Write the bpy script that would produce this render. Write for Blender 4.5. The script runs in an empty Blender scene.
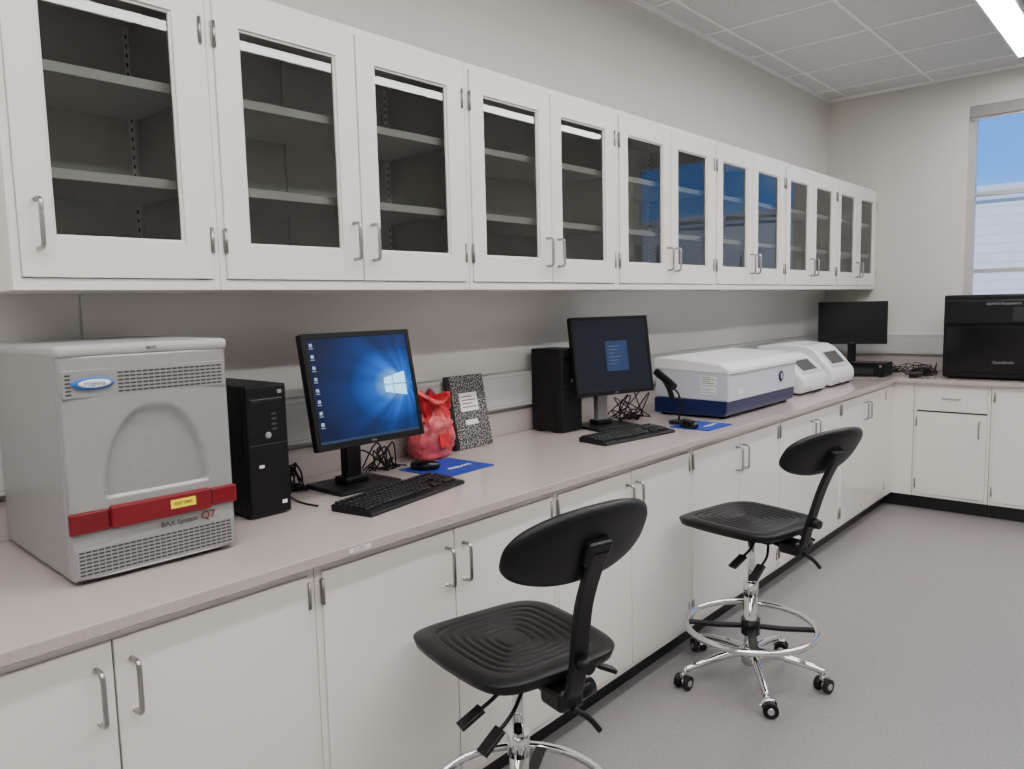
import bpy, bmesh, math, random
from mathutils import Vector, Matrix, noise
random.seed(4)
COL=bpy.context.scene.collection
# ------------------------------------------------------------------ materials
def mat(name,col,rough=.5,metal=0,emit=None,es=0,nscale=0,namt=0,bump=0,bscale=200,coat=0,alpha=1,spec=None):
    m=bpy.data.materials.new(name);m.use_nodes=True
    nt=m.node_tree;b=nt.nodes['Principled BSDF']
    b.inputs['Base Color'].default_value=(*col,1);b.inputs['Roughness'].default_value=rough
    b.inputs['Metallic'].default_value=metal
    if spec is not None:b.inputs['Specular IOR Level'].default_value=spec
    if coat:b.inputs['Coat Weight'].default_value=coat;b.inputs['Coat Roughness'].default_value=.08
    if emit:b.inputs['Emission Color'].default_value=(*emit,1);b.inputs['Emission Strength'].default_value=es
    tc=nt.nodes.new('ShaderNodeTexCoord')
    if nscale:
        n=nt.nodes.new('ShaderNodeTexNoise');n.inputs['Scale'].default_value=nscale;n.inputs['Detail'].default_value=4
        nt.links.new(tc.outputs['Object'],n.inputs['Vector'])
        r=nt.nodes.new('ShaderNodeValToRGB')
        r.color_ramp.elements[0].position=.35;r.color_ramp.elements[1].position=.65
        r.color_ramp.elements[0].color=(*[c*(1-namt) for c in col],1)
        r.color_ramp.elements[1].color=(*[min(1,c*(1+namt)) for c in col],1)
        nt.links.new(n.outputs['Fac'],r.inputs['Fac']);nt.links.new(r.outputs['Color'],b.inputs['Base Color'])
    if bump:
        n2=nt.nodes.new('ShaderNodeTexNoise');n2.inputs['Scale'].default_value=bscale;n2.inputs['Detail'].default_value=3
        nt.links.new(tc.outputs['Object'],n2.inputs['Vector'])
        bp=nt.nodes.new('ShaderNodeBump');bp.inputs['Strength'].default_value=bump;bp.inputs['Distance'].default_value=.002
        nt.links.new(n2.outputs['Fac'],bp.inputs['Height']);nt.links.new(bp.outputs['Normal'],b.inputs['Normal'])
    return m
M={}
M['wall']=mat('wall_paint',(.66,.65,.61),.55,nscale=3,namt=.01,bump=.15,bscale=250)
M['panel']=mat('wall_panel',(.64,.63,.60),.26,nscale=2,namt=.01)
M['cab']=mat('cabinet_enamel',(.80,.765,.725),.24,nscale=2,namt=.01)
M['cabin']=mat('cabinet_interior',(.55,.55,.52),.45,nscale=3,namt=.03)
M['shelf']=mat('shelf_enamel',(.82,.81,.78),.35,nscale=3,namt=.01)
M['gap']=mat('shadow_gap',(.03,.03,.03),.8,nscale=5,namt=.05)
M['counter']=mat('counter_resin',(.455,.395,.378),.13,nscale=160,namt=.03)
M['splash']=mat('backsplash_resin',(.455,.41,.395),.25,nscale=160,namt=.03)
M['race']=mat('raceway_grey',(.55,.55,.54),.32,nscale=3,namt=.02)
M['race2']=mat('raceway_seam',(.30,.30,.29),.4,nscale=3,namt=.02)
M['toe']=mat('toe_kick_rubber',(.006,.006,.007),.45,nscale=8,namt=.1)
M['nickel']=mat('brushed_nickel',(.42,.41,.40),.28,1,nscale=60,namt=.05)
M['chrome']=mat('chrome',(.75,.75,.76),.08,1,nscale=5,namt=.01)
M['hinge']=mat('hinge_steel',(.33,.32,.31),.35,1,nscale=30,namt=.06)
M['blk']=mat('black_plastic',(.005,.005,.0055),.36,nscale=40,namt=.1,spec=.3)
M['blkg']=mat('black_gloss',(.004,.004,.0045),.14,nscale=10,namt=.05,spec=.4)
M['blkm']=mat('black_matte',(.007,.007,.0075),.5,nscale=60,namt=.15,bump=.2,bscale=600,spec=.3)
M['pu']=mat('black_polyurethane',(.004,.004,.0045),.38,nscale=50,namt=.15,bump=.3,bscale=500,spec=.28)
M['rubber']=mat('cable_rubber',(.005,.005,.005),.5,nscale=30,namt=.1,spec=.3)
M['key']=mat('key_plastic',(.007,.007,.008),.45,nscale=30,namt=.1,spec=.35)
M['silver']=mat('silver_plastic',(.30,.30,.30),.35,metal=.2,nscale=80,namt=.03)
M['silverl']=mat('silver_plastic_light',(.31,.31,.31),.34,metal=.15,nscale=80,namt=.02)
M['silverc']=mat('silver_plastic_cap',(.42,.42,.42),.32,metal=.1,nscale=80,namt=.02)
M['slot']=mat('vent_slot',(.04,.04,.042),.6,nscale=30,namt=.1)
M['red']=mat('red_panel',(.17,.003,.011),.3,nscale=30,namt=.04)
M['red2']=mat('red_panel_dark',(.14,.003,.009),.3,nscale=30,namt=.04)
M['yellow']=mat('yellow_label',(.9,.72,.01),.5,nscale=20,namt=.03)
M['blue']=mat('blue_logo',(.015,.13,.45),.35,nscale=20,namt=.04)
M['pad']=mat('blue_mousepad',(.004,.035,.32),.6,nscale=40,namt=.1)
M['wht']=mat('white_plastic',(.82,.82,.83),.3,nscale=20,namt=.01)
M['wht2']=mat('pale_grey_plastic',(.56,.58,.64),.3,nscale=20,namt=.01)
M['navy']=mat('navy_plastic',(.007,.014,.075),.3,nscale=20,namt=.05)
M['paper']=mat('white_paper',(.8,.8,.78),.7,nscale=20,namt=.02)
M['ink']=mat('ink_dark',(.03,.03,.035),.6,nscale=20,namt=.05)
M['dglass']=mat('dark_display',(.02,.022,.025),.08,nscale=8,namt=.05)
M['tbar']=mat('ceiling_grid_bar',(.90,.90,.89),.45,nscale=10,namt=.01)
M['frame']=mat('window_aluminium',(.50,.50,.50),.35,metal=.2,nscale=10,namt=.02)
M['shade']=mat('roller_shade',(.30,.30,.30),.7,nscale=100,namt=.05)
M['lamp']=mat('lamp_diffuser',(.9,.9,.9),.5,emit=(1,.975,.945),es=31,nscale=10,namt=.01)
M['lamph']=mat('lamp_housing',(.8,.8,.8),.4,nscale=10,namt=.01)
M['metalbox']=mat('exterior_ground',(.4,.39,.36),.9,nscale=.5,namt=.1)
M['bag']=mat('red_bag',(.50,.012,.02),.3,nscale=25,namt=.35)
M['bagp']=mat('pink_bag',(.60,.09,.11),.32,nscale=14,namt=.5,bump=.8,bscale=40)

def floor_mat():
    m=bpy.data.materials.new('vinyl_floor');m.use_nodes=True;nt=m.node_tree;b=nt.nodes['Principled BSDF']
    tc=nt.nodes.new('ShaderNodeTexCoord')
    n=nt.nodes.new('ShaderNodeTexNoise');n.inputs['Scale'].default_value=150;n.inputs['Detail'].default_value=5;n.inputs['Roughness'].default_value=.8
    n2=nt.nodes.new('ShaderNodeTexVoronoi');n2.inputs['Scale'].default_value=180
    r=nt.nodes.new('ShaderNodeValToRGB');e=r.color_ramp.elements
    e[0].position=.34;e[0].color=(.182,.163,.168,1);e[1].position=.66;e[1].color=(.315,.286,.292,1)
    mx=nt.nodes.new('ShaderNodeMix');mx.data_type='RGBA';mx.inputs['Factor'].default_value=.06
    nt.links.new(tc.outputs['Object'],n.inputs['Vector']);nt.links.new(tc.outputs['Object'],n2.inputs['Vector'])
    nt.links.new(n.outputs['Fac'],r.inputs['Fac']);nt.links.new(r.outputs['Color'],mx.inputs[6]);nt.links.new(n2.outputs['Color'],mx.inputs[7])
    hs=nt.nodes.new('ShaderNodeHueSaturation');hs.inputs['Saturation'].default_value=.7
    nt.links.new(mx.outputs[2],hs.inputs['Color']);nt.links.new(hs.outputs['Color'],b.inputs['Base Color'])
    b.inputs['Roughness'].default_value=.3
    return m
M['floor']=floor_mat()
def tile_mat():
    m=mat('acoustic_tile',(.68,.68,.68),.9,nscale=90,namt=.05,bump=.5,bscale=120);return m
M['tile']=tile_mat()
def glass_mat(name,tint,ior=1.5):
    m=bpy.data.materials.new(name);m.use_nodes=True;nt=m.node_tree
    for n in list(nt.nodes):nt.nodes.remove(n)
    o=nt.nodes.new('ShaderNodeOutputMaterial');t=nt.nodes.new('ShaderNodeBsdfTransparent');t.inputs[0].default_value=(*tint,1)
    g=nt.nodes.new('ShaderNodeBsdfGlossy');g.inputs['Roughness'].default_value=.01
    f=nt.nodes.new('ShaderNodeFresnel');f.inputs[0].default_value=ior
    x=nt.nodes.new('ShaderNodeMixShader')
    nt.links.new(f.outputs[0],x.inputs[0]);nt.links.new(t.outputs[0],x.inputs[1]);nt.links.new(g.outputs[0],x.inputs[2]);nt.links.new(x.outputs[0],o.inputs[0])
    return m
M['glass']=glass_mat('door_glass',(.85,.87,.86),1.6)
M['wglass']=glass_mat('window_glass',(.97,.98,.99),1.15)
def comp_mat():
    m=mat('marbled_cover',(.5,.5,.5),.5,nscale=170,namt=.2)
    nt=m.node_tree;r=[n for n in nt.nodes if n.type=='VALTORGB'][0];e=r.color_ramp.elements
    e[0].position=.52;e[0].color=(.010,.010,.010,1);e[1].position=.57;e[1].color=(.42,.42,.40,1);return m
M['marble']=comp_mat()
def siding():
    m=bpy.data.materials.new('metal_siding');m.use_nodes=True;nt=m.node_tree;b=nt.nodes['Principled BSDF']
    tc=nt.nodes.new('ShaderNodeTexCoord');w=nt.nodes.new('ShaderNodeTexWave');w.bands_direction='Z';w.inputs['Scale'].default_value=1.4
    r=nt.nodes.new('ShaderNodeValToRGB');r.color_ramp.elements[0].color=(.60,.60,.59,1);r.color_ramp.elements[1].color=(.70,.69,.66,1);r.color_ramp.elements[1].position=.15
    nt.links.new(tc.outputs['Object'],w.inputs['Vector']);nt.links.new(w.outputs['Fac'],r.inputs['Fac']);nt.links.new(r.outputs['Color'],b.inputs['Base Color'])
    return m
M['siding']=siding()
def wallpaper(name,base,hi,cy,cz,rad,strength):
    m=bpy.data.materials.new(name);m.use_nodes=True;nt=m.node_tree;b=nt.nodes['Principled BSDF']
    tc=nt.nodes.new('ShaderNodeTexCoord');mp=nt.nodes.new('ShaderNodeMapping');mp.vector_type='POINT'
    mp.inputs['Location'].default_value=(0,-cy/rad,-cz/(rad*.75));mp.inputs['Scale'].default_value=(0,1/rad,1/(rad*.75))
    g=nt.nodes.new('ShaderNodeTexGradient');g.gradient_type='SPHERICAL'
    r=nt.nodes.new('ShaderNodeValToRGB');e=r.color_ramp.elements
    e[0].color=(*base,1);e[1].color=(*hi,1);k=e.new(.45);k.color=(base[0]*1.5+.0,base[1]*3+.01,base[2]*3+.02,1)
    k2=e.new(.75);k2.color=(.006,.13,.65,1)
    nt.links.new(tc.outputs['Object'],mp.inputs['Vector']);nt.links.new(mp.outputs[0],g.inputs[0]);nt.links.new(g.outputs['Fac'],r.inputs['Fac'])
    sp=nt.nodes.new('ShaderNodeSeparateXYZ');nt.links.new(tc.outputs['Object'],sp.inputs[0])
    s1=nt.nodes.new('ShaderNodeMath');s1.operation='SUBTRACT';s1.inputs[0].default_value=cy+.06;nt.links.new(sp.outputs['Y'],s1.inputs[1])
    at=nt.nodes.new('ShaderNodeMath');at.operation='ARCTAN2';nt.links.new(sp.outputs['Z'],at.inputs[0]);nt.links.new(s1.outputs[0],at.inputs[1])
    cb=nt.nodes.new('ShaderNodeCombineXYZ');nt.links.new(at.outputs[0],cb.inputs[0])
    nz=nt.nodes.new('ShaderNodeTexNoise');nz.inputs['Scale'].default_value=2.4;nz.inputs['Detail'].default_value=1;nt.links.new(cb.outputs[0],nz.inputs['Vector'])
    mr=nt.nodes.new('ShaderNodeMapRange');mr.inputs[1].default_value=.35;mr.inputs[2].default_value=.65;mr.inputs[3].default_value=.6;mr.inputs[4].default_value=1.4
    nt.links.new(nz.outputs['Fac'],mr.inputs[0])
    ml=nt.nodes.new('ShaderNodeMath');ml.operation='MULTIPLY';ml.inputs[1].default_value=strength;nt.links.new(mr.outputs[0],ml.inputs[0])
    nt.links.new(ml.outputs[0],b.inputs['Emission Strength'])
    nt.links.new(r.outputs['Color'],b.inputs['Emission Color'])
    b.inputs['Base Color'].default_value=(.004,.004,.005,1);b.inputs['Roughness'].default_value=.3;b.inputs['Specular IOR Level'].default_value=.3
    return m
M['scr1']=wallpaper('desktop_wallpaper',(.001,.007,.05),(.30,.70,1),.105,.0,.30,1.0)
M['scr2']=mat('dark_screen',(.004,.005,.009),.28,emit=(.008,.011,.024),es=.5,nscale=8,namt=.05,spec=.35)
M['scroff']=mat('screen_off',(.003,.003,.004),.3,nscale=8,namt=.05,spec=.3)
M['icon']=mat('screen_icons',(.2,.2,.2),.4,emit=(.4,.6,.85),es=.5,nscale=90,namt=.3)
M['icon2']=mat('screen_text',(.05,.07,.09),.4,emit=(.18,.25,.36),es=.35,nscale=90,namt=.3)
M['win']=mat('screen_window',(.01,.02,.05),.3,emit=(.012,.035,.12),es=.6,nscale=30,namt=.2)
M['bright']=mat('wallpaper_light',(.2,.4,.5),.3,emit=(.30,.72,1),es=1.6,nscale=30,namt=.1)

# ------------------------------------------------------------------ geometry helpers
def empty(name,loc=(0,0,0),rz=0):
    e=bpy.data.objects.new(name,None);e.location=loc;e.rotation_euler=(0,0,math.radians(rz));e.empty_display_size=.1;COL.objects.link(e);return e
def link(name,me,parent=None,m=None,smooth=False):
    o=bpy.data.objects.new(name,me);COL.objects.link(o)
    if parent:o.parent=parent
    if m:
        for x in (m if isinstance(m,(list,tuple)) else [m]):me.materials.append(M[x] if isinstance(x,str) else x)
    if smooth:
        for p in me.polygons:p.use_smooth=True
    return o
def bm2me(bm,name):
    me=bpy.data.meshes.new(name);bm.normal_update();bm.to_mesh(me);bm.free();return me
def addbox(bm,lo,hi,bev=0,mi=0,seg=2):
    lo=Vector(lo);hi=Vector(hi);c=(lo+hi)/2;s=hi-lo
    r=bmesh.ops.create_cube(bm,size=1,matrix=Matrix.Translation(c)@Matrix.Diagonal((abs(s.x),abs(s.y),abs(s.z),1)))
    vs=r['verts'];fs=set(f for v in vs for f in v.link_faces)
    for f in fs:f.material_index=mi
    if bev:
        es=list(set(e for v in vs for e in v.link_edges))
        q=bmesh.ops.bevel(bm,geom=es,offset=bev,segments=seg,affect='EDGES',profile=.5)
        for f in q['faces']:f.material_index=mi
def box(name,p,lo,hi,m,bev=0,seg=2,rot=None):
    bm=bmesh.new()
    if rot is not None:
        lo=Vector(lo);hi=Vector(hi);c=(lo+hi)/2;h=(hi-lo)/2
        addbox(bm,-h,h,bev,0,seg);o=link(name,bm2me(bm,name),p,m)
        o.location=c;o.rotation_euler=[math.radians(a) for a in rot];return o
    addbox(bm,lo,hi,bev,0,seg);return link(name,bm2me(bm,name),p,m)
def boxes(name,p,lst,m,bev=0):
    bm=bmesh.new()
    for b in lst:addbox(bm,b[0],b[1],bev,b[2] if len(b)>2 else 0,1)
    return link(name,bm2me(bm,name),p,m)
def addcyl(bm,a,b,r,r2=None,seg=20,mi=0):
    a=Vector(a);b=Vector(b);d=b-a
    q=d.to_track_quat('Z','Y').to_matrix().to_4x4()
    rr=bmesh.ops.create_cone(bm,cap_ends=True,segments=seg,radius1=r,radius2=r if r2 is None else r2,depth=d.length,matrix=Matrix.Translation((a+b)/2)@q)
    for f in set(f for v in rr['verts'] for f in v.link_faces):f.material_index=mi;f.smooth=len(f.verts)==4
def cyl(name,p,a,b,r,m,r2=None,seg=24):
    bm=bmesh.new();addcyl(bm,a,b,r,r2,seg);return link(name,bm2me(bm,name),p,m)
def smoothpts(pts,n=6,closed=False):
    pts=[Vector(q) for q in pts];N=len(pts);out=[]
    rng=range(N) if closed else range(N-1)
    for i in rng:
        if closed:p0,p1,p2,p3=pts[i-1],pts[i],pts[(i+1)%N],pts[(i+2)%N]
        else:p0=pts[max(i-1,0)];p1=pts[i];p2=pts[i+1];p3=pts[min(i+2,N-1)]
        for k in range(n):
            t=k/n
            out.append(.5*((2*p1)+(p2-p0)*t+(2*p0-5*p1+4*p2-p3)*t*t+(3*p1-p0-3*p2+p3)*t**3))
    if not closed:out.append(pts[-1])
    return out
def addtube(bm,pts,r,seg=8,closed=False,flat=None,mi=0,up=None):
    pts=[Vector(q) for q in pts];N=len(pts);rings=[]
    prev=None
    for i in range(N):
        if closed:t=(pts[(i+1)%N]-pts[i-1])
        else:t=pts[min(i+1,N-1)]-pts[max(i-1,0)]
        t.normalize()
        if up is not None:n=Vector(up)
        elif prev is None:
            n=Vector((0,0,1)) if abs(t.z)<.9 else Vector((1,0,0))
        else:n=prev
        n=n-t*n.dot(t);n.normalize();prev=n;b=t.cross(n)
        ra=r[i] if isinstance(r,(list,tuple)) else r
        ring=[]
        for k in range(seg):
            a=2*math.pi*k/seg
            if flat:
                c,s=math.cos(a),math.sin(a);e=.35
                x=math.copysign(abs(c)**e,c)*flat[0];y=math.copysign(abs(s)**e,s)*flat[1]
            else:x=math.cos(a)*ra;y=math.sin(a)*ra
            ring.append(bm.verts.new(pts[i]+n*x+b*y))
        rings.append(ring)
    M_=N if closed else N-1
    for i in range(M_):
        A=rings[i];B=rings[(i+1)%N]
        for k in range(seg):
            f=bm.faces.new((A[k],A[(k+1)%seg],B[(k+1)%seg],B[k]));f.smooth=flat is None;f.material_index=mi
    if not closed:
        for R_ in (rings[0],rings[-1]):
            f=bm.faces.new(R_);f.material_index=mi
def tube(name,p,pts,r,m,seg=8,closed=False,sm=6,flat=None,up=None):
    bm=bmesh.new();P=smoothpts(pts,sm,closed) if sm else pts
    addtube(bm,P,r,seg,closed,flat,0,up);bmesh.ops.recalc_face_normals(bm,faces=bm.faces)
    return link(name,bm2me(bm,name),p,m)
def prism(name,p,prof,y0,y1,m,bev=0,seg=3,plane='xz'):
    bm=bmesh.new()
    def P(a,b,c):return (a,c,b) if plane=='xz' else ((c,a,b) if plane=='yz' else (a,b,c))
    A=[bm.verts.new(P(a,b,y0)) for a,b in prof];B=[bm.verts.new(P(a,b,y1)) for a,b in prof]
    bm.faces.new(A);bm.faces.new(B[::-1]);n=len(prof)
    for i in range(n):bm.faces.new((A[i],B[i],B[(i+1)%n],A[(i+1)%n]))
    bmesh.ops.recalc_face_normals(bm,faces=bm.faces)
    if bev:bmesh.ops.bevel(bm,geom=list(bm.edges),offset=bev,segments=seg,affect='EDGES',profile=.5)
    return link(name,bm2me(bm,name),p,m)
def quad(name,p,pts,m):
    bm=bmesh.new();bm.faces.new([bm.verts.new(q) for q in pts]);return link(name,bm2me(bm,name),p,m)
def text(name,p,s,size,loc,rot,m,ext=.0004):
    cu=bpy.data.curves.new(name,'FONT');cu.body=s;cu.size=size;cu.extrude=ext;cu.align_x='CENTER';cu.align_y='CENTER'
    t=bpy.data.objects.new(name+'_t',cu);COL.objects.link(t);bpy.context.view_layer.update()
    me=bpy.data.meshes.new_from_object(t.evaluated_get(bpy.context.evaluated_depsgraph_get()))
    bpy.data.objects.remove(t);me.materials.clear()
    o=link(name,me,p,m);o.location=loc;o.rotation_euler=rot;return o
RX=(math.pi/2,0,math.pi/2)
RY=(math.pi/2,0,0)
def slab(name,p,fn,nr,na,m):
    bm=bmesh.new();T=[];B=[]
    for side,L in ((1,T),(-1,B)):
        c=bm.verts.new(fn(0,0,side));L.append([c])
        for i in range(1,nr+1):
            L.append([bm.verts.new(fn(i/nr,2*math.pi*k/na,side)) for k in range(na)])
    for L in (T,B):
        for k in range(na):bm.faces.new((L[0][0],L[1][k],L[1][(k+1)%na]))
        for i in range(1,nr):
            for k in range(na):bm.faces.new((L[i][k],L[i+1][k],L[i+1][(k+1)%na],L[i][(k+1)%na]))
    for k in range(na):bm.faces.new((T[nr][k],B[nr][k],B[nr][(k+1)%na],T[nr][(k+1)%na]))
    bmesh.ops.recalc_face_normals(bm,faces=bm.faces)
    return link(name,bm2me(bm,name),p,m,True)

# ------------------------------------------------------------------ dims
ZC=3.06;BW=6.50;XR=4.9;YB=-3.2
XU=.391;ZUB=1.5394;ZUT=2.3016;XB=.7426;Y0=1.0033;W=.915;CT=.914
box('floor',None,(-.1,YB-.1,-.1),(XR+.1,BW+.1,0),'floor')
box('ceiling',None,(-.1,YB-.1,ZC),(XR+.1,BW+.1,ZC+.1),'tile')
box('wall_left',None,(-.1,YB-.1,0),(0,BW+.1,ZC),'wall')
box('wall_right',None,(XR,YB-.1,0),(XR+.1,BW+.1,ZC),'wall')
box('wall_rear',None,(0,YB-.1,0),(XR,YB,ZC),'wall')
WX0,WX1,WZ0,WZ1=1.0,2.6,1.22,2.83
boxes('wall_back',None,[((0,BW,0),(WX0,BW+.12,ZC)),((WX0,BW,0),(WX1,BW+.12,WZ0)),((WX0,BW,WZ1),(WX1,BW+.12,ZC)),((WX1,BW,0),(XR,BW+.12,ZC))],'wall')
bl=[];x=.15
while x<XR:
    bl.append(((x-.012,YB,ZC-.006),(x+.012,BW,ZC+.001)));x+=.61
y=BW-.3
while y>YB:
    bl.append(((0,y-.012,ZC-.0055),(XR,y+.012,ZC+.001)));y-=.61
boxes('trim_1',None,bl,'tbar')
boxes('trim_2',None,[((0,YB,ZC-.02),(.02,BW,ZC)),((0,BW-.02,ZC-.02),(XR,BW,ZC))],'tbar')
for xx in (1.335,2.60):
    e=empty('linear_ceiling_light',(xx,0,0))
    ya,yb=-2.6,6.1;q=.17
    boxes('housing',e,[((0,ya,ZC-.05),(.012,yb,ZC-.006)),((q-.012,ya,ZC-.05),(q,yb,ZC-.006)),((0,ya-.012,ZC-.05),(q,ya,ZC-.006)),((0,yb,ZC-.05),(q,yb+.012,ZC-.006)),((0,ya,ZC-.02),(q,yb,ZC-.006))],'lamph')
    box('diffuser',e,(.012,ya,ZC-.046),(q-.012,yb,ZC-.036),'lamp')
# window
e=empty('window_1',(0,BW,0))
f=.045
boxes('frame',e,[((WX0,.03,WZ0),(WX0+f,.09,WZ1)),((WX1-f,.03,WZ0),(WX1,.09,WZ1)),((WX0,.03,WZ0),(WX1,.09,WZ0+f)),((WX0,.03,WZ1-f),(WX1,.09,WZ1)),
  ((WX0,.035,2.19),(WX1,.085,2.22)),((WX0,.035,1.635),(WX1,.085,1.665)),((1.79,.035,WZ0),(1.83,.085,WZ1))],'frame')
quad('glass',e,[(WX0+.01,.06,WZ0+.01),(WX1-.01,.06,WZ0+.01),(WX1-.01,.06,WZ1-.01),(WX0+.01,.06,WZ1-.01)],'wglass')
box('sill',e,(WX0-.02,-.02,WZ0-.03),(WX1+.02,.03,WZ0),'frame',.003)
e2=empty('roller_blind',(0,BW,0))
box('cassette',e2,(WX0+.002,-.012,WZ1-.085),(WX1-.002,.028,WZ1-.002),'shade',.008)
box('hem',e2,(WX0+.01,.005,WZ1-.10),(WX1-.01,.015,WZ1-.08),'frame',.003)
# exterior
box('exterior_ground',None,(-40,BW+.3,-.4),(40,60,-.3),'metalbox')
e=empty('neighbouring_building',(0,22,0))
box('siding',e,(-14,0,-.3),(14,6,3.75),'siding')
boxes('parapet',e,[((-14.1,-.1,3.75),(14.1,6,4.1))],'wht2')
box('trim_3',None,(0,-1.5,1.19),(.005,.795,ZUB+.01),'panel',.001)
box('trim_4',None,(0,.801,1.19),(.005,BW,ZUB+.01),'panel',.001)
e=empty('wall_raceway')
boxes('channel_side',e,[((0,-1.5,1.035),(.044,BW-.05,1.187))],'race',.004)
boxes('channel_back',e,[((0,BW-.044,1.035),(3.5,BW,1.187))],'race',.004)
boxes('cover_seams',e,[((.0435,-1.5,1.172),(.0446,BW-.06,1.174)),((.0435,-1.5,1.048),(.0446,BW-.06,1.050)),((.05,BW-.0446,1.172),(3.5,BW-.0435,1.174)),((.05,BW-.0446,1.048),(3.5,BW-.0435,1.050))],'race2')
# ------------------------------------------------------------------ cabinets
def handle_pts(x,y,z0,z1,d=.034):
    r=.012;pts=[(x,y,z0)]
    for k in range(5):
        a=math.pi/2*k/4;pts.append((x+d-r+r*math.sin(a),y,z0+r-r*math.cos(a)))
    for k in range(5):
        a=math.pi/2*k/4;pts.append((x+d-r+r*math.cos(a),y,z1-r+r*math.sin(a)))
    pts.append((x,y,z1));return pts
def hinge(bm,x,y,z):
    addcyl(bm,(x+.003,y,z-.032),(x+.003,y,z+.032),.0042,seg=10)
    addbox(bm,(x-.002,y-.006,z-.03),(x+.002,y+.006,z+.03),.0005)
def frame4(bm,x0,x1,ya,yb,za,zb,s,t,b,mi=0):
    addbox(bm,(x0,ya,za),(x1,ya+s,zb),.0015,mi,1);addbox(bm,(x0,yb-s,za),(x1,yb,zb),.0015,mi,1)
    addbox(bm,(x0,ya+s-.002,zb-t),(x1-.0003,yb-s+.002,zb),.001,mi,1);addbox(bm,(x0,ya+s-.002,za),(x1-.0003,yb-s+.002,za+b),.001,mi,1)
meU={}
def upper_cab(y,W=W,nd=2):
    e=empty('glass_door_wall_cabinet',(0,y,ZUB));H=ZUT-ZUB
    dl=((.019,W/2-.002),(W/2+.002,W-.019)) if nd==2 else ((.019,W-.019),)
    def part(n,build,m):
        if (n,nd) not in meU:
            bm=bmesh.new();build(bm);meU[n,nd]=bm2me(bm,n)
            for x in m:meU[n,nd].materials.append(M[x])
        o=bpy.data.objects.new(n,meU[n,nd]);COL.objects.link(o);o.parent=e
    def body(bm):
        addbox(bm,(.006,0,0),(XU-.02,.016,H));addbox(bm,(.006,W-.016,0),(XU-.02,W-.0005,H))
        addbox(bm,(.006,.016,0),(XU-.02,W-.016,.016));addbox(bm,(.006,.016,H-.016),(XU-.02,W-.016,H))
        frame4(bm,XU-.026,XU-.006,.0005,W-.0005,0,H,.018,.022,.026)
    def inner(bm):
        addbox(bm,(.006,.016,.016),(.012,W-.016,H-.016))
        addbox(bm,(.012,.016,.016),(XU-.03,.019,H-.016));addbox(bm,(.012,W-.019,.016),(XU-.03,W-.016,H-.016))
        if nd==2:addbox(bm,(.012,.45,.016),(.02,.465,H-.016))
    def pil(bm):
        for yy in (.03,W-.045):
            addbox(bm,(.012,yy,.03),(.016,yy+.015,H-.03))
    def slots(bm):
        for yy in (.03,W-.045):
            z=.05
            while z<H-.05:
                addbox(bm,(.0155,yy+.005,z),(.0165,yy+.010,z+.010));z+=.025
    def shelves(bm):
        for z in (.262,.495):addbox(bm,(.014,.02,z-.012),(XU-.05,W-.02,z+.012),.002)
        addbox(bm,(.014,.018,.016),(XU-.03,W-.018,.02))
    def doors(bm):
        for ya,yb in dl:
            frame4(bm,XU-.02,XU,ya,yb,.028,H-.024,.068,.072,.088)
            frame4(bm,XU-.016,XU-.006,ya+.066,yb-.066,.028+.086,H-.024-.07,.008,.008,.008)
    def glass(bm):
        for ya,yb in dl:
            q=[(XU-.012,ya+.06,.11),(XU-.012,yb-.06,.11),(XU-.012,yb-.06,H-.09),(XU-.012,ya+.06,H-.09)]
            bm.faces.new([bm.verts.new(v) for v in q])
    def handles(bm):
        for yy in ((W/2-.033,W/2+.037) if nd==2 else (.054,)):
            addtube(bm,handle_pts(XU-.002,yy,.09,.195),.0052,10,up=(0,1,0))
    def hinges(bm):
        for yy in ((.0185,W-.0185) if nd==2 else (W-.0185,)):
            for z in (.125,H-.125):hinge(bm,XU-.002,yy,z)
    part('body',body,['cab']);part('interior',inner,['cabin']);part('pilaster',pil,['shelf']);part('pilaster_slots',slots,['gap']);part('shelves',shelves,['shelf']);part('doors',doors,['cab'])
    part('glass',glass,['glass']);part('handles',handles,['nickel']);part('hinges',hinges,['hinge'])
upper_cab(Y0-.468,.468,1)
for k in range(0,6):upper_cab(Y0+W*k)
TOPR=.885
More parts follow.
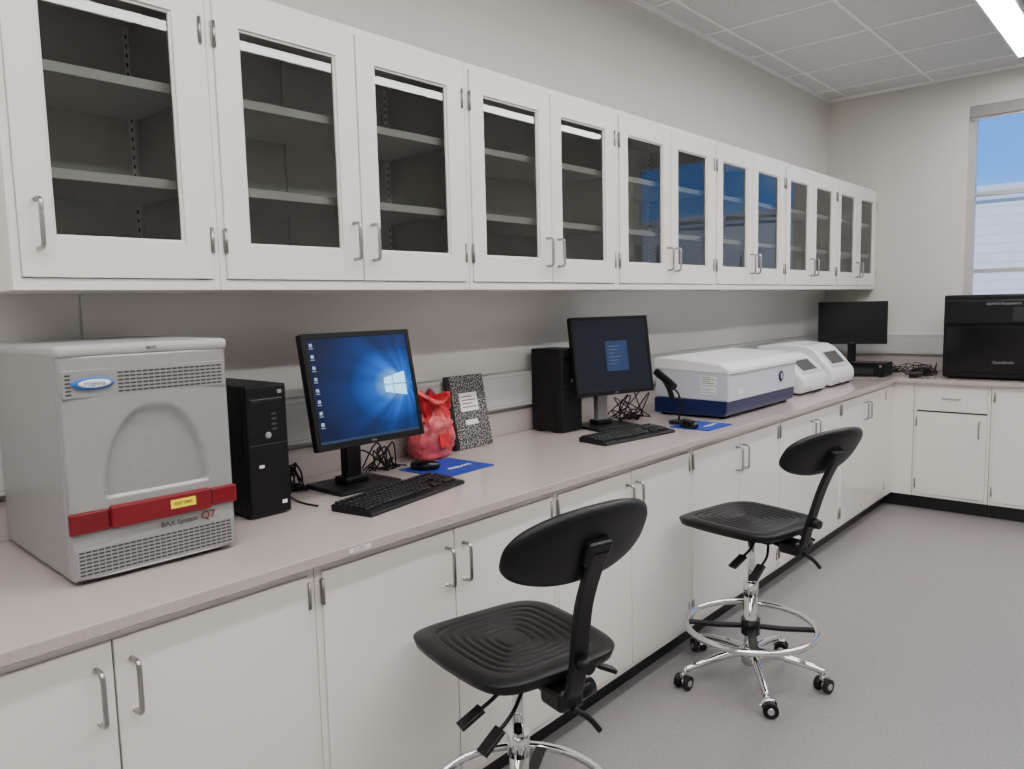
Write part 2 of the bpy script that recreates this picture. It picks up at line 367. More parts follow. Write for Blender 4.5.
def base_cab(loc,rz,w,kind='doors',depth=XB):
    e=empty('base_cabinet',loc,rz);xb=depth
    boxes('carcass',e,[((.01,.001,.1),(xb-.02,w-.001,TOPR))],'cab')
    bm=bmesh.new();frame4(bm,xb-.024,xb-.006,.001,w-.001,.1,TOPR,.018,.022,.018);link('face_frame',bm2me(bm,'ff'),e,'cab')
    box('recess',e,(xb-.021,.016,.11),(xb-.016,w-.016,TOPR-.01),'gap')
    box('toe_kick',e,(.01,.001,0),(xb-.07,w-.001,.1),'toe')
    bd=bmesh.new();bh=bmesh.new();bg=bmesh.new()
    za,zb=.121,TOPR-.022
    if kind=='doors':
        for ya,yb in ((.0195,w/2-.002),(w/2+.002,w-.0195)):addbox(bd,(xb-.018,ya,za),(xb,yb,zb),.002)
        for yy in (w/2-.033,w/2+.033):addtube(bh,handle_pts(xb-.002,yy,.710,.816),.0052,10,up=(0,1,0))
        for yy in (.019,w-.019):
            for z in (.815,.19):hinge(bg,xb-.002,yy,z)
    elif kind=='drawer':
        addbox(bd,(xb-.018,.0195,za),(xb,w-.0195,.69),.002);addbox(bd,(xb-.018,.0195,.702),(xb,w-.0195,zb),.002)
        pts=[(p[0],p[2],.79) for p in handle_pts(xb-.002,0,w/2-.05,w/2+.05)]
        addtube(bh,pts,.0052,10,up=(0,0,1))
        addtube(bh,handle_pts(xb-.002,w-.06,.54,.645),.0052,10,up=(0,1,0))
        for z in (.62,.19):hinge(bg,xb-.002,.019,z)
    elif kind=='single':
        addbox(bd,(xb-.018,.0195,za),(xb,w-.0195,zb),.002)
        addtube(bh,handle_pts(xb-.002,w-.06,.710,.816),.0052,10,up=(0,1,0))
        for z in (.815,.19):hinge(bg,xb-.002,.019,z)
    link('doors',bm2me(bd,'doors'),e,'cab');link('handles',bm2me(bh,'handles'),e,'nickel');link('hinges',bm2me(bg,'hinges'),e,'hinge')
for k in range(-2,5):base_cab((0,Y0+W*k,0),0,W)
YF=BW-XB
e=empty('corner_cabinet_filler')
box('filler_side',e,(.01,Y0+5*W,.1),(XB-.006,BW-.01,TOPR),'cab')
box('filler_front',e,(XB-.006,YF+.006,.1),(.868,BW-.01,TOPR),'cab')
box('toe_side',e,(.01,Y0+5*W,0),(XB-.07,BW-.01,.1),'toe')
box('toe_front',e,(XB-.07,YF+.07,0),(.868,BW-.01,.1),'toe')
base_cab((.87,BW,0),-90,.457,'drawer')
base_cab((1.328,BW,0),-90,.457,'single')
base_cab((1.786,BW,0),-90,.915)
base_cab((2.702,BW,0),-90,.915)
XC=XB+.025;YC=BW-XC
e=empty('countertop')
prism('slab',e,[(.0,-1.5),(XC,-1.5),(XC,YC),(3.64,YC),(3.64,BW),(0,BW)],TOPR+.001,CT,'counter',.003,2,plane='xy')
boxes('backsplash',e,[((0,-1.5,CT),(.02,BW,CT+.102)),((.02,BW-.02,CT),(3.64,BW,CT+.102))],'splash',.002)
box('edge_label',e,(XC,1.085,TOPR+.010),(XC+.0006,1.15,CT-.008),'paper')
text('edge_label_text',e,'DS-0041',.011,(XC+.0008,1.117,(TOPR+CT)/2+.001),RX,'ink',.0001)

# ------------------------------------------------------------------ analyser (grey)
def analyser():
    e=empty('pcr_analyser',(.05,.570,CT),-2.0)
    Wd,H,D=.364,.508,.49
    box('feet',e,(.05,.03,0),(D-.05,Wd-.03,.012),'blk')
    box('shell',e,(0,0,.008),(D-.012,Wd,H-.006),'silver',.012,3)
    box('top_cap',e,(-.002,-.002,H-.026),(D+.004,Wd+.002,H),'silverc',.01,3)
    bm=bmesh.new();ny,nz=72,96;vs=[]
    def dep(y,z):
        yc=.188;zb=.18;hw=.115;zt=.378
        if z<zb:return 0
        t=(z-zb)/(zt-zb)
        if t>=1:return 0
        w=hw*math.sqrt(max(0,1-t**2.2))
        d=abs(y-yc)
        if d>=w:return 0
        k=min(1,(w-d)/.02)*min(1,(1-t)*7)
        k=k*k*(3-2*k)
        return -(.004+.030*(1-t)**.8)*k
    for j in range(nz+1):
        row=[]
        for i in range(ny+1):
            y=.004+(Wd-.008)*i/ny;z=.012+(H-.036)*j/nz
            bul=.006*(1-((y-Wd/2)/(Wd/2))**4)
            row.append(bm.verts.new((D-.004+bul+dep(y,z),y,z)))
        vs.append(row)
    for j in range(nz):
        for i in range(ny):
            f=bm.faces.new((vs[j][i],vs[j][i+1],vs[j+1][i+1],vs[j+1][i]));f.smooth=True
    for i in range(ny):
        for r_ in (vs[0],vs[nz]):
            a,b=r_[i],r_[i+1];c=bm.verts.new((D-.03,b.co.y,b.co.z));d=bm.verts.new((D-.03,a.co.y,a.co.z));bm.faces.new((a,b,c,d))
    for j in range(nz):
        for c_ in (0,ny):
            a,b=vs[j][c_],vs[j+1][c_];c=bm.verts.new((D-.03,b.co.y,b.co.z));d=bm.verts.new((D-.03,a.co.y,a.co.z));bm.faces.new((a,b,c,d))
    link('front_shell',bm2me(bm,'front'),e,'silverl')
    fx=D+.0015
    def vents(name,z0,rows,dz,hz,skip):
        vl=[]
        for r in range(rows):
            z=z0+r*dz
            for i in range(26):
                y=.014+i*.0129
                if skip and .016<y<.112:continue
                vl.append(((fx-.003,y,z),(fx+.0013,y+.0105,z+hz)))
        boxes(name,e,vl,'slot')
    vents('upper_vents',.404,6,.008,.0036,True)
    box('upper_vent_panel',e,(fx-.006,.008,.398),(fx+.0006,Wd-.008,.456),'silver',.001)
    vents('lower_vents',.022,7,.008,.0036,False)
    box('lower_vent_panel',e,(fx-.006,.008,.016),(fx+.0006,Wd-.008,.080),'silver',.001)
    def ov(r,t,s):return Vector((fx+.004+s*.002*(1-r*.5),.066+.042*r*math.cos(t),.427+.0135*r*math.sin(t)))
    slab('badge',e,ov,4,32,'blue')
    def ov2(r,t,s):return Vector((fx+.0062+s*.0006,.069+.032*r*math.cos(t),.427+.009*r*math.sin(t)))
    slab('badge_inlay',e,ov2,3,32,'paper')
    text('badge_text',e,'Hygiena',.013,(fx+.0070,.069,.427),RX,'blue')
    text('top_text',e,'80:22',.010,(D+.006,.19,H-.012),RX,'ink')
    box('red_band_left',e,(D-.006,-.001,.112),(D+.008,.078,.158),'red2',.004)
    box('red_band_mid',e,(D-.006,.079,.112),(D+.014,.300,.162),'red',.005)
    box('red_band_right',e,(D-.006,.301,.116),(D+.008,Wd+.001,.158),'red',.004)
    box('yellow_label',e,(D+.0138,.205,.130),(D+.0146,.262,.150),'yellow')
    text('yellow_label_text',e,'4357 0001',.010,(D+.0149,.2335,.140),RX,'ink')
    text('model_text',e,'BAX System',.0165,(D+.0065,.225,.096),RX,'ink')
    text('model_text_q',e,'Q7',.026,(D+.0065,.292,.097),RX,'red')
analyser()

# ------------------------------------------------------------------ computers
def tower(loc,rz,w,d,h,name='computer_tower',style=0):
    e=empty(name,loc,rz)
    box('case',e,(0,0,.006),(d-.022,w,h),'blk',.004)
    box('front_bezel',e,(d-.024,0,.004),(d,w,h),'blkm' if style else 'blk',.006,3)
    boxes('feet',e,[((.02,.01,0),(.05,w-.01,.008)),((d-.07,.01,0),(d-.04,w-.01,.008))],'rubber')
    vl=[]
    for r in range(20):
        z=.02+r*.008
        if z>h*.5:break
        vl.append(((d-.002,.012,z),(d+.001,w-.012,z+.003)))
    boxes('front_vents',e,vl,'blkm')
    box('drive_bay',e,(d-.002,.014,h-.05),(d+.002,w-.014,h-.038),'blkg',.001)
    box('power_button',e,(d-.002,w-.028,h-.026),(d+.003,w-.016,h-.016),'silver',.001)
    boxes('usb_ports',e,[((d-.002,w-.05,h-.085-i*.014),(d+.0012,w-.035,h-.079-i*.014)) for i in range(4)],'slot')
    boxes('trim_line',e,[((d-.001,.006,h*.55),(d+.0015,w-.006,h*.55+.002))],'slot')
    def ov(r,t,s):return Vector((d+.0012+s*.001,w*.5+.009*r*math.cos(t),h*.62+.009*r*math.sin(t)))
    slab('badge',e,ov,2,24,'silver')
    return e
t=tower((.05,1.06,CT),0,.125,.32,.368)
box('service_tag',t,(.321,.03,.14),(.3216,.045,.148),'paper')
box('round_sticker',t,(.321,.095,.03),(.3216,.11,.04),'paper')
tower((.046,2.645,CT),0,.145,.175,.372,style=1)

def monitor(loc,rz,w,h,zb,fx,tilt,scr,name='computer_monitor',neck='blk',base=(.2,.24),extras=None,bez=.016):
    e=empty(name,loc,rz)
    p=bpy.data.objects.new('panel',None);COL.objects.link(p);p.parent=e;p.location=(fx,0,zb+h/2);p.rotation_euler=(0,math.radians(-tilt),0)
    bm=bmesh.new()
    addbox(bm,(-.03,-w/2,-h/2),(-.008,w/2,h/2),.005)
    frame4(bm,-.01,0,-w/2,w/2,-h/2,h/2,bez,bez,bez+.004)
    link('bezel',bm2me(bm,'bezel'),p,'blk')
    prism('rear_bulge',p,[(-.028,-h*.38),(-.05,-h*.28),(-.05,h*.28),(-.028,h*.38)],-w*.36,w*.36,'blk',.004)
    quad('screen',p,[(-.003,-w/2+bez-.002,-h/2+bez),(-.003,w/2-bez+.002,-h/2+bez),(-.003,w/2-bez+.002,h/2-bez+.002),(-.003,-w/2+bez-.002,h/2-bez+.002)],scr)
    text('brand_text',p,'DELL',.009,(.0003,0,-h/2+.01),RX,'silver')
    if extras:extras(p,w,h)
    box('neck',e,(fx-.115,-.03,.012),(fx-.08,.03,zb+h*.5),neck,.006)
    box('neck_mount',e,(fx-.09,-.045,zb+h*.36),(fx-.045,.045,zb+h*.62),'blk',.004)
    prism('foot',e,[(-base[0]/2,-base[1]/2),(base[0]/2,-base[1]/2),(base[0]/2,base[1]/2),(-base[0]/2,base[1]/2)],0,.014,'blk',.005,2,plane='xy')
    box('neck_collar',e,(fx-.13,-.045,.012),(fx-.065,.045,.035),'blk',.006)
    return e
def desk(p,w,h):
    lst=[]
    for r in range(8):
        y=-w/2+.026;z=h/2-.04-r*.034
        lst.append(((-.0028,y,z),(-.0022,y+.010,z+.010)));lst.append(((-.0028,y-.002,z-.006),(-.0022,y+.012,z-.004)))
    boxes('desktop_icons',p,lst,'icon')
    box('taskbar',p,(-.0028,-w/2+.016,-h/2+.018),(-.0022,w/2-.016,-h/2+.028),'win')
    bm=bmesh.new()
    for (ya,yb) in ((.075,.108),(.112,.160)):
        for sg in (1,-1):
            k=lambda y:sg*(.022+.2*(y-.075))
            q=[(-.0023,ya,k(ya)),(-.0023,yb,k(yb)),(-.0023,yb,.002*sg),(-.0023,ya,.002*sg)]
            bm.faces.new([bm.verts.new(v) for v in q])
    link('wallpaper_window',bm2me(bm,'wp'),p,'bright')
def login(p,w,h):
    box('dialog',p,(-.0028,-.04,-.07),(-.0022,.085,.065),'win')
    boxes('dialog_text',p,[((-.0022,-.025,.04-i*.016),(-.0018,.04-(i%3)*.015,.0435-i*.016)) for i in range(6)],'icon2')
monitor((.26,1.486,CT),-1,.410,.352,.150,.085,11,'scr1',extras=desk)
monitor((.27,2.905,CT),-17,.440,.352,.158,.06,8,'scr2',neck='silver',extras=login)
monitor((.345,6.10,CT),-72,.48,.32,.215,.05,2,'scroff',base=(.18,.24))

def keyboard(loc,rz):
    e=empty('keyboard',loc,rz)
    prism('chassis',e,[(-.075,0),(.075,0),(.078,.008),(.07,.013),(-.07,.022),(-.077,.018)],-.222,.222,'blk',.002)
    lst=[]
    rows=[(-.062,12),(-.035,0),(-.016,0),(.003,0),(.022,0),(.041,0)]
    for ri,(x,_) in enumerate(rows):
        zt=.022-(x+.07)*.064
        y=-.214
        while y<.208:
            wk=.0155
            if ri==5 and -.13<y<-.03:wk=.1
            if y<.075 or (.082<y<.135) or y>.143:
                if not (ri in(3,) and .082<y<.135) and not(ri==4 and (.082<y<.1 or .118<y<.135)):
                    lst.append(((x-.0075,y,zt-.006),(x+.0075,y+wk,zt+.006)))
            y+=wk+.0035
    boxes('keys',e,lst,'key',.0015)
    return e
keyboard((.50,1.482,CT),10);keyboard((.50,2.735,CT),-8)
def mouse(loc,rz):
    e=empty('computer_mouse',loc,rz)
    def f(r,t,s):
        z=.017+ (s*.017*math.sqrt(max(0,1-r**2.5)) if s>0 else -.014*(1 if r<.98 else .6))
        return Vector((.055*r*math.cos(t),.031*r*math.sin(t)*(1-.15*math.cos(t)),z))
    slab('shell',e,f,10,32,'blkg')
    cyl('wheel',e,(-.028,-.004,.03),(-.028,.004,.03),.008,'slot')
    return e
mouse((.275,1.78,CT+.004),25)
def pad(loc,rz,w,h):
    e=empty('mouse_pad',loc,rz)
    prism('mat',e,[(-w/2,-h/2),(w/2,-h/2),(w/2,h/2),(-w/2,h/2)],0,.004,'pad',.0015,2,plane='xy')
    text('print',e,'support',.035,(.03,.03,.0042),(0,0,math.radians(90)),'paper',.0002)
pad((.31,1.852,CT),2,.23,.25);pad((.615,3.16,CT),0,.2,.22)
mouse((.60,3.08,CT+.004),-20)

def cables(name,loc,runs,r=.003):
    e=empty(name,loc)
    for i,pts in enumerate(runs):tube('cable_%d'%(i+1),e,pts,r,'rubber',6,sm=8)
random.seed(9)
def tangle(cx,cy,sx,sy,n,z=CT+.004,zmax=.12):
    out=[]
    for i in range(n):
        pts=[];m=6
        for k in range(m+1):
            yy=cy-sy+2*sy*k/m+random.uniform(-.02,.02);xx=cx+random.uniform(-sx,sx)
            zz=z+ (random.random()**2*zmax if 0<k<m else 0)
            pts.append((xx,yy,zz))
        out.append(pts)
    return out
cables('computer_cables',(0,0,0),tangle(.16,1.275,.07,.08,11,zmax=.09)+[
   [(.1,1.20,CT+.05),(.2,1.24,CT+.03),(.30,1.25,CT+.004),(.40,1.25,CT+.006)],
   [(.1,1.20,CT+.13),(.15,1.25,CT+.10),(.13,1.33,CT+.02)]])
cables('monitor_cables',(0,0,0),tangle(.13,1.70,.05,.055,6,zmax=.10)+[[(.13,1.64,CT+.02),(.16,1.69,CT+.005),(.18,1.71,CT+.02),(.23,1.735,CT+.02)]])
cables('monitor_cables',(0,0,0),tangle(.22,3.17,.07,.10,8,zmax=.14))
cables('power_cables',(0,0,0),tangle(.82,6.15,.10,.1,9,zmax=.08))
cables('power_cables',(0,0,0),tangle(.62,6.28,.08,.08,5,zmax=.06))
e=empty('power_adapter',(.82,5.80,CT))
box('brick',e,(0,0,0),(.06,.13,.032),'blk',.006)
tube('lead',e,[(.03,.13,.015),(.035,.15,.008),(.05,.17,.004),(.09,.18,.004)],.003,'rubber',6)
# barcode scanner
e=empty('barcode_scanner',(.50,3.16,CT+.004))
def dsk(r,t,s):return Vector((.045*r*math.cos(t),.045*r*math.sin(t),.008+s*.008*(1-r**6*.6)))
slab('stand_base',e,dsk,6,32,'blk')
tube('gooseneck',e,[(0,0,.01),(.012,0,.07),(.0,.0,.14),(-.05,-.01,.18)],.005,'blk',10)
tube('gun_body',e,[(-.12,.01,.235),(-.085,.0,.215),(-.04,-.01,.19),(-.01,-.02,.17)],.018,'blk',12)
tube('gun_grip',e,[(-.08,0,.21),(-.06,.02,.16),(-.05,.04,.10)],.013,'blk',10)

# bag
e=empty('biohazard_bag',(.125,1.950,CT))
bm=bmesh.new();rings=[];prof=[(.0,0),(.055,.0),(.072,.01),(.082,.05),(.080,.1),(.072,.14),(.058,.168),(.052,.18),(.062,.20),(.078,.225),(.070,.238),(.03,.21),(.0,.2)]
prof2=[]
for i in range(len(prof)-1):
    for k in range(4):
        t=k/4;prof2.append((prof[i][0]*(1-t)+prof[i+1][0]*t,prof[i][1]*(1-t)+prof[i+1][1]*t))
prof2.append(prof[-1]);na=72
for j,(r,z) in enumerate(prof2):
    ring=[]
    for k in range(na):
        a=2*math.pi*k/na;q=Vector((math.cos(a),math.sin(a),z*9))
        n=noise.noise(q*2.2+Vector((3,1,7)))*.22+noise.noise(q*6)*.14+noise.noise(q*13)*.06
        rr=r*(1+n*(.4 if z<.02 else 1));zz=max(.0,z+(noise.noise(q*1.5+Vector((9,2,1)))*.05 if z>.15 else 0))
        ring.append(bm.verts.new((rr*math.cos(a)*.85,rr*math.sin(a)*1.2,zz)))
    rings.append(ring)
for j in range(len(rings)-1):
    for k in range(na):
        f=bm.faces.new((rings[j][k],rings[j][(k+1)%na],rings[j+1][(k+1)%na],rings[j+1][k]));f.smooth=True;f.material_index=1 if prof2[j][1]>.15 else 0
bmesh.ops.remove_doubles(bm,verts=bm.verts,dist=.0001);bmesh.ops.recalc_face_normals(bm,faces=bm.faces)
link('bag',bm2me(bm,'bag'),e,['bagp','bag'])
box('tag',e,(.076,-.03,.05),(.079,.03,.10),'bag',rot=(0,-8,5))
e=empty('composition_notebook',(.120,2.195,CT))
n=bpy.data.objects.new('book',None);COL.objects.link(n);n.parent=e;n.rotation_euler=(0,math.radians(-11),0)
box('cover',n,(-.012,-.108,.002),(.0,.108,.297),'marble',.003)
box('spine',n,(-.0125,-.1085,.002),(.0006,-.083,.297),'blkm',.003)
box('title_label',n,(.0,-.045,.15),(.001,.055,.225),'paper')
boxes('label_lines',n,[((.001,-.035,.165+i*.014),(.0013,.045-(i%2)*.02,.169+i*.014)) for i in range(4)],'ink')
box('small_label',n,(.0,-.03,.095),(.001,.04,.115),'paper')

# ------------------------------------------------------------------ white reader
e=empty('benchtop_spectrometer',(.0,3.38,CT))
L=.83
prism('base_body',e,[(.24,.012),(.62,.012),(.635,.03),(.638,.088),(.24,.088)],0,L,'navy',.008)
boxes('feet',e,[((.26,.04,0),(.30,.08,.014)),((.57,.04,0),(.61,.08,.014)),((.26,L-.08,0),(.30,L-.04,.014)),((.57,L-.08,0),(.61,L-.04,.014))],'rubber')
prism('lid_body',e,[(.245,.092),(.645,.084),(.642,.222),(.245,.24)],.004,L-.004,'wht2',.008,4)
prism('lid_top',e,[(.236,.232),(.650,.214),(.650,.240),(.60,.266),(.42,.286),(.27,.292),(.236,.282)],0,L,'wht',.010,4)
def ov(r,t,s):return Vector((.647+s*.002,.62+.028*r*math.cos(t),.16+.028*r*math.sin(t)))
slab('logo_disc',e,ov,3,32,'navy')
text('brand_text',e,'B',.04,(.65,.62,.16),RX,'paper')
boxes('side_labels',e,[((.50,.0025,.165),(.58,.0035,.205))],'paper')
boxes('side_labels_text',e,[((.505,.002,.17+i*.009),(.57-(i%2)*.02,.0025,.173+i*.009)) for i in range(4)],'ink')
box('warning_label',e,(.50,.0025,.12),(.58,.0035,.155),'paper')
boxes('warning_label_text',e,[((.505,.002,.125+i*.009),(.57-(i%2)*.02,.0025,.127+i*.009)) for i in range(3)],'ink')
box('front_label',e,(.6445,.10,.115),(.6455,.16,.14),'paper')

def instrument(loc,rz,w,d,h,name):
    e=empty(name,loc,rz)
    prism('body',e,[(-.03,.01),(d*.96,.01),(d,.05),(d*.985,.10),(d*.76,h*.84),(d*.66,h*.95),(d*.35,h),(-.01,h*.93)],0,w,'wht',.014,4)
    a=Vector((d*.985,0,.105));b=Vector((d*.765,0,h*.82));dd=(b-a).normalized();nn=Vector((dd.z,0,-dd.x))
    if nn.x<0:nn=-nn
    def q(t0,t1,y0,y1,off,nm,m):
        A=a.lerp(b,t0)+nn*off;B=a.lerp(b,t1)+nn*off
        bm=bmesh.new();A2=A-nn*.006;B2=B-nn*.006
        v=[bm.verts.new(c) for c in [(A.x,y0,A.z),(A.x,y1,A.z),(B.x,y1,B.z),(B.x,y0,B.z),(A2.x,y0,A2.z),(A2.x,y1,A2.z),(B2.x,y1,B2.z),(B2.x,y0,B2.z)]]
        for f in ((0,1,2,3),(7,6,5,4),(0,4,5,1),(1,5,6,2),(2,6,7,3),(3,7,4,0)):bm.faces.new([v[i] for i in f])
        bmesh.ops.recalc_face_normals(bm,faces=bm.faces);link(nm,bm2me(bm,nm),e,m)
    q(.15,.98,w*.14,w*.86,.003,'display_bezel','wht2')
    q(.32,.90,w*.22,w*.78,.005,'display','dglass')
    prism('lid_seam',e,[(d*.2,h*.985),(d*.6,h*.955),(d*.6,h*.965),(d*.2,h*.995)],.02,w-.02,'race',.001)
    box('front_lip',e,(d-.012,w*.3,.02),(d+.004,w*.7,.045),'wht2',.004)
    boxes('feet',e,[((0,.02,0),(.04,.06,.012)),((d-.07,.02,0),(d-.03,.06,.012)),((0,w-.06,0),(.04,w-.02,.012)),((d-.07,w-.06,0),(d-.03,w-.02,.012))],'rubber')
instrument((.10,4.46,CT),0,.40,.50,.245,'thermal_cycler')
instrument((.10,4.96,CT),0,.40,.50,.275,'thermal_cycler')

e=empty('mini_desktop_computer',(.44,5.76,CT),0)
box('case',e,(0,0,.006),(.24,.18,.10),'blk',.004)
boxes('feet',e,[((.02,.02,0),(.05,.16,.008)),((.19,.02,0),(.22,.16,.008))],'rubber')
boxes('front_vents',e,[((.02+i*.012,-.001,.02),(.026+i*.012,.002,.06)) for i in range(12)],'slot')
box('drive_bay',e,(.03,-.002,.075),(.17,.002,.086),'blkg')
box('power_button',e,(.20,-.003,.07),(.215,.002,.085),'silver',.001)

e=empty('sequencing_instrument',(1.01,5.86,CT))
box('body',e,(0,.02,.012),(.64,.56,.565),'blk',.012,3)
box('front_door',e,(.012,-.005,.05),(.628,.03,.36),'blkg',.01,3)
box('upper_panel',e,(.012,-.0,.37),(.628,.03,.53),'blk',.01,3)
boxes('feet',e,[((.03,.05,0),(.08,.1,.014)),((.56,.05,0),(.61,.1,.014)),((.03,.48,0),(.08,.53,.014)),((.56,.48,0),(.61,.53,.014))],'rubber')
text('brand_text',e,'applied biosystems',.026,(.35,-.0005,.505),RY,'silver')
text('model_text',e,'QuantStudio',.024,(.36,-.0056,.12),RY,'silver')
box('screen_bezel',e,(.40,-.004,.385),(.60,.002,.48),'dglass',.003)

# ------------------------------------------------------------------ stools
def stool(loc,rz,legrot,brz,boff,tilt,zs=.0,bw=.215,bz=.945):
    e=empty('laboratory_chair',loc,rz)
    bm=bmesh.new()
    addcyl(bm,(0,0,.07),(0,0,.135),.036,.03,24)
    addcyl(bm,(0,0,.06),(0,0,.36),.025,None,24)
    for k in range(5):
        a=math.radians(legrot-rz+72*k);c,s=math.cos(a),math.sin(a)
        pts=[(c*.02,s*.02,.115),(c*.10,s*.10,.11),(c*.2,s*.2,.09),(c*.275,s*.275,.072)]
        P=smoothpts(pts,5);addtube(bm,P,[.019-.007*i/(len(P)-1) for i in range(len(P))],12)
    link('base',bm2me(bm,'base'),e,'chrome')
    bm=bmesh.new();b2=bmesh.new()
    for k in range(5):
        a=math.radians(legrot-rz+72*k);x,y=math.cos(a)*.275,math.sin(a)*.275
        wa=a+1.0+k*.9;dx,dy=math.cos(wa),math.sin(wa)
        cx,cy=x-dx*.012,y-dy*.012
        for sgn in (-1,1):
            o=Vector((cx-dy*sgn*.013,cy+dx*sgn*.013,.0275));o2=o+Vector((-dy*sgn*.014,dx*sgn*.014,0))
            addcyl(bm,o,o2,.0275,None,24)
        addcyl(b2,(x,y,.03),(x,y,.078),.007,None,12)
        addtube(b2,smoothpts([(cx+dx*.03,cy+dy*.03,.038),(cx+dx*.015,cy+dy*.015,.055),(cx-dx*.015,cy-dy*.015,.056)],4),.009,8)
        addcyl(b2,(cx-dy*.03,cy+dx*.03,.0275),(cx+dy*.03,cy-dx*.03,.0275),.012,None,14)
    link('caster_wheels',bm2me(bm,'w'),e,'blk');link('caster_forks',bm2me(b2,'f'),e,'chrome')
    cyl('gas_lift',e,(0,0,.35),(0,0,.60+zs),.014,'chrome')
    cyl('lift_sleeve',e,(0,0,.34),(0,0,.40),.029,'chrome')
    bm=bmesh.new();R=.245;zr=.215
    addtube(bm,[(R*math.cos(2*math.pi*i/64),R*math.sin(2*math.pi*i/64),zr) for i in range(64)],.0125,12,True)
    link('foot_ring',bm2me(bm,'ring'),e,'chrome')
    bm=bmesh.new()
    for k in range(4):
        a=math.radians(40+90*k);c,s=math.cos(a),math.sin(a)
        addtube(bm,[(c*.02,s*.02,zr+.0),(c*.12,s*.12,zr-.004),(c*(R-.004),s*(R-.004),zr)],.01,12,flat=(.006,.016),up=(0,0,1))
    addcyl(bm,(0,0,zr-.03),(0,0,zr+.03),.036,None,24)
    link('ring_spokes',bm2me(bm,'spokes'),e,'blk')
    box('mechanism',e,(-.09,-.06,.575+zs),(.12,.06,.612+zs),'blk',.008,2)
    box('mechanism_plate',e,(-.12,-.09,.605+zs),(.12,.09,.618+zs),'blk',.003)
    def lever(n,x0,y0,x1,y1,z1,x2,y2,z2):
        tube('lever_'+n,e,[(x0,y0,.592+zs),(x1,y1,z1+zs),((x1+x2)/2,(y1+y2)/2,(z1+z2)/2+zs)],.005,'blk',8)
        tube('lever_paddle_'+n,e,[((x1*.6+x2*.4),(y1*.6+y2*.4),z1*.6+z2*.4+zs),(x2,y2,z2+zs)],.01,'blk',16,sm=4,flat=(.006,.017),up=(0,0,1))
    lever('left',.06,-.05,.085,-.12,.570,.075,-.215,.520)
    lever('mid',.11,-.05,.155,-.12,.560,.16,-.21,.495)
    lever('right',.08,.05,.10,.14,.585,.12,.22,.545)
    hx,hy=.218,.21
    def sf(r,t,s):
        c,sn=math.cos(t),math.sin(t);n=5.0
        q=(abs(c)**n+abs(sn)**n)**(-1/n)
        nx=c*q;ny=sn*q
        k=1-.07*max(0,nx)
        x=hx*r*nx-.012;y=hy*r*ny*k
        top=.655+zs-.012*(1-r**2)*1.0-.020*max(0,(-nx*r)-.55)
        th=.040
        if s>0:
            z=top-.010*(max(0,r-.86)/.14)**2
            if .18<r<.84:
                ph=(r-.18)/.110;fr=ph-math.floor(ph)
                if fr<.34:z-=.0045
            return Vector((x,y,z))
        sc=1-.03*(1 if r>.96 else 0)
        return Vector((x*sc,y*sc,top-th+.008*(r**8)))
    slab('seat',e,sf,54,112,'pu')
    bo=boff
    tube('back_bar',e,[(.08,0,.585+zs),(.17,0,.572+zs),(.22,0,.59+zs),(.243,0,.66+zs),(bo-.040,0,.82+zs),(bo+.014,0,bz+zs)],.01,'blk',16,sm=6,flat=(.008,.024),up=(1,0,.2))
    box('bar_bracket',e,(.14,-.036,.552+zs),(.225,.036,.602+zs),'blk',.012,2)
    cyl('tension_knob',e,(.19,.036,.575+zs),(.19,.085,.575+zs),.024,'blk',.020)
    cyl('tension_knob_rear',e,(.250,0,.685+zs),(.288,0,.68+zs),.020,'blk',.016)
    tube('bar_lever',e,[(.225,.0,.56+zs),(.245,.03,.535+zs),(.26,.05,.505+zs)],.007,'blk',8)
    def bf(r,t,s):
        c,sn=math.cos(t),math.sin(t);n=2.9
        q=(abs(c)**n+abs(sn)**n)**(-1/n)
        yy=c*q*r;zz=sn*q*r
        y=bw*yy;z=.098*zz*(1-.22*yy*yy)-.012*yy*yy
        x=-.7*y*y-.02
        th=.018*math.sqrt(max(0,1-r**5))+.003
        x+=th if s<0 else -th
        return Vector((x,y,z))
    b=slab('backrest',e,bf,18,72,'pu');b.location=(bo,0,bz+.005+zs);b.rotation_euler=(0,math.radians(tilt),math.radians(brz))
    box('backrest_mount',e,(bo-.018,-.035,bz-.03+zs),(bo+.018,.035,bz+.03+zs),'blk',.008,rot=(0,tilt,0))
stool((1.028,1.39,0),-14,10,4,.308,22,bz=.955)
stool((1.035,2.765,0),-12,18,-3,.335,30,bw=.215,bz=.935)

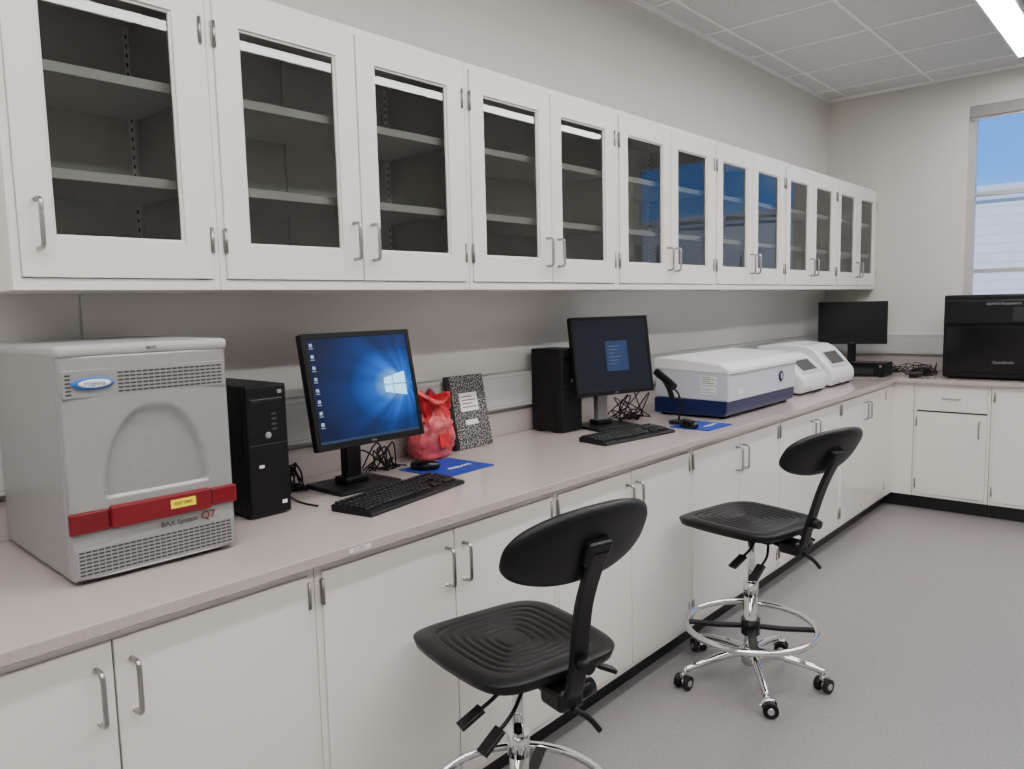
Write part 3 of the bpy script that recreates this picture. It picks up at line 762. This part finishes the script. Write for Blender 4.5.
# ------------------------------------------------------------------ world
w=bpy.data.worlds.new('sky');bpy.context.scene.world=w;w.use_nodes=True;nt=w.node_tree
bg=nt.nodes['Background'];tc=nt.nodes.new('ShaderNodeTexCoord');sx=nt.nodes.new('ShaderNodeSeparateXYZ')
r=nt.nodes.new('ShaderNodeValToRGB');el=r.color_ramp.elements
el[0].position=0;el[0].color=(.25,.52,.92,1);el[1].position=.5;el[1].color=(.06,.20,.62,1)
k=el.new(.14);k.color=(.075,.29,.82,1)
nt.links.new(tc.outputs['Generated'],sx.inputs[0]);nt.links.new(sx.outputs['Z'],r.inputs['Fac'])
nz=nt.nodes.new('ShaderNodeTexNoise');nz.inputs['Scale'].default_value=5;nz.inputs['Detail'].default_value=6
mp=nt.nodes.new('ShaderNodeMapping');mp.inputs['Scale'].default_value=(1,1,4);nt.links.new(tc.outputs['Generated'],mp.inputs[0]);nt.links.new(mp.outputs[0],nz.inputs['Vector'])
cr=nt.nodes.new('ShaderNodeValToRGB');cr.color_ramp.elements[0].position=.58;cr.color_ramp.elements[1].position=.85
mx=nt.nodes.new('ShaderNodeMix');mx.data_type='RGBA';mx.inputs[7].default_value=(.85,.88,.92,1)
nt.links.new(nz.outputs['Fac'],cr.inputs['Fac']);nt.links.new(cr.outputs['Color'],mx.inputs[0]);nt.links.new(r.outputs['Color'],mx.inputs[6])
nt.links.new(mx.outputs[2],bg.inputs['Color']);bg.inputs['Strength'].default_value=1.9
sd=bpy.data.lights.new('sun','SUN');sd.energy=4.0;sd.angle=.01;sd.color=(1,.97,.92);so=bpy.data.objects.new('sun',sd);COL.objects.link(so)
so.rotation_euler=Vector((-.3,.75,-.6)).to_track_quat('-Z','Y').to_euler()

# ------------------------------------------------------------------ camera
cd=bpy.data.cameras.new('camera');cd.sensor_width=36;cd.lens=767.1419/1024*36;cd.clip_start=.02;cd.clip_end=200
co=bpy.data.objects.new('camera',cd);COL.objects.link(co)
r_=Vector((.75152,.65928,-.02376));d_=Vector((.05009,-.09293,-.99441));f_=Vector((-.6578,.74613,-.10286))
m=Matrix(((r_.x,-d_.x,-f_.x,2.2601),(r_.y,-d_.y,-f_.y,0),(r_.z,-d_.z,-f_.z,1.4828),(0,0,0,1)))
co.matrix_world=m
bpy.context.scene.camera=co
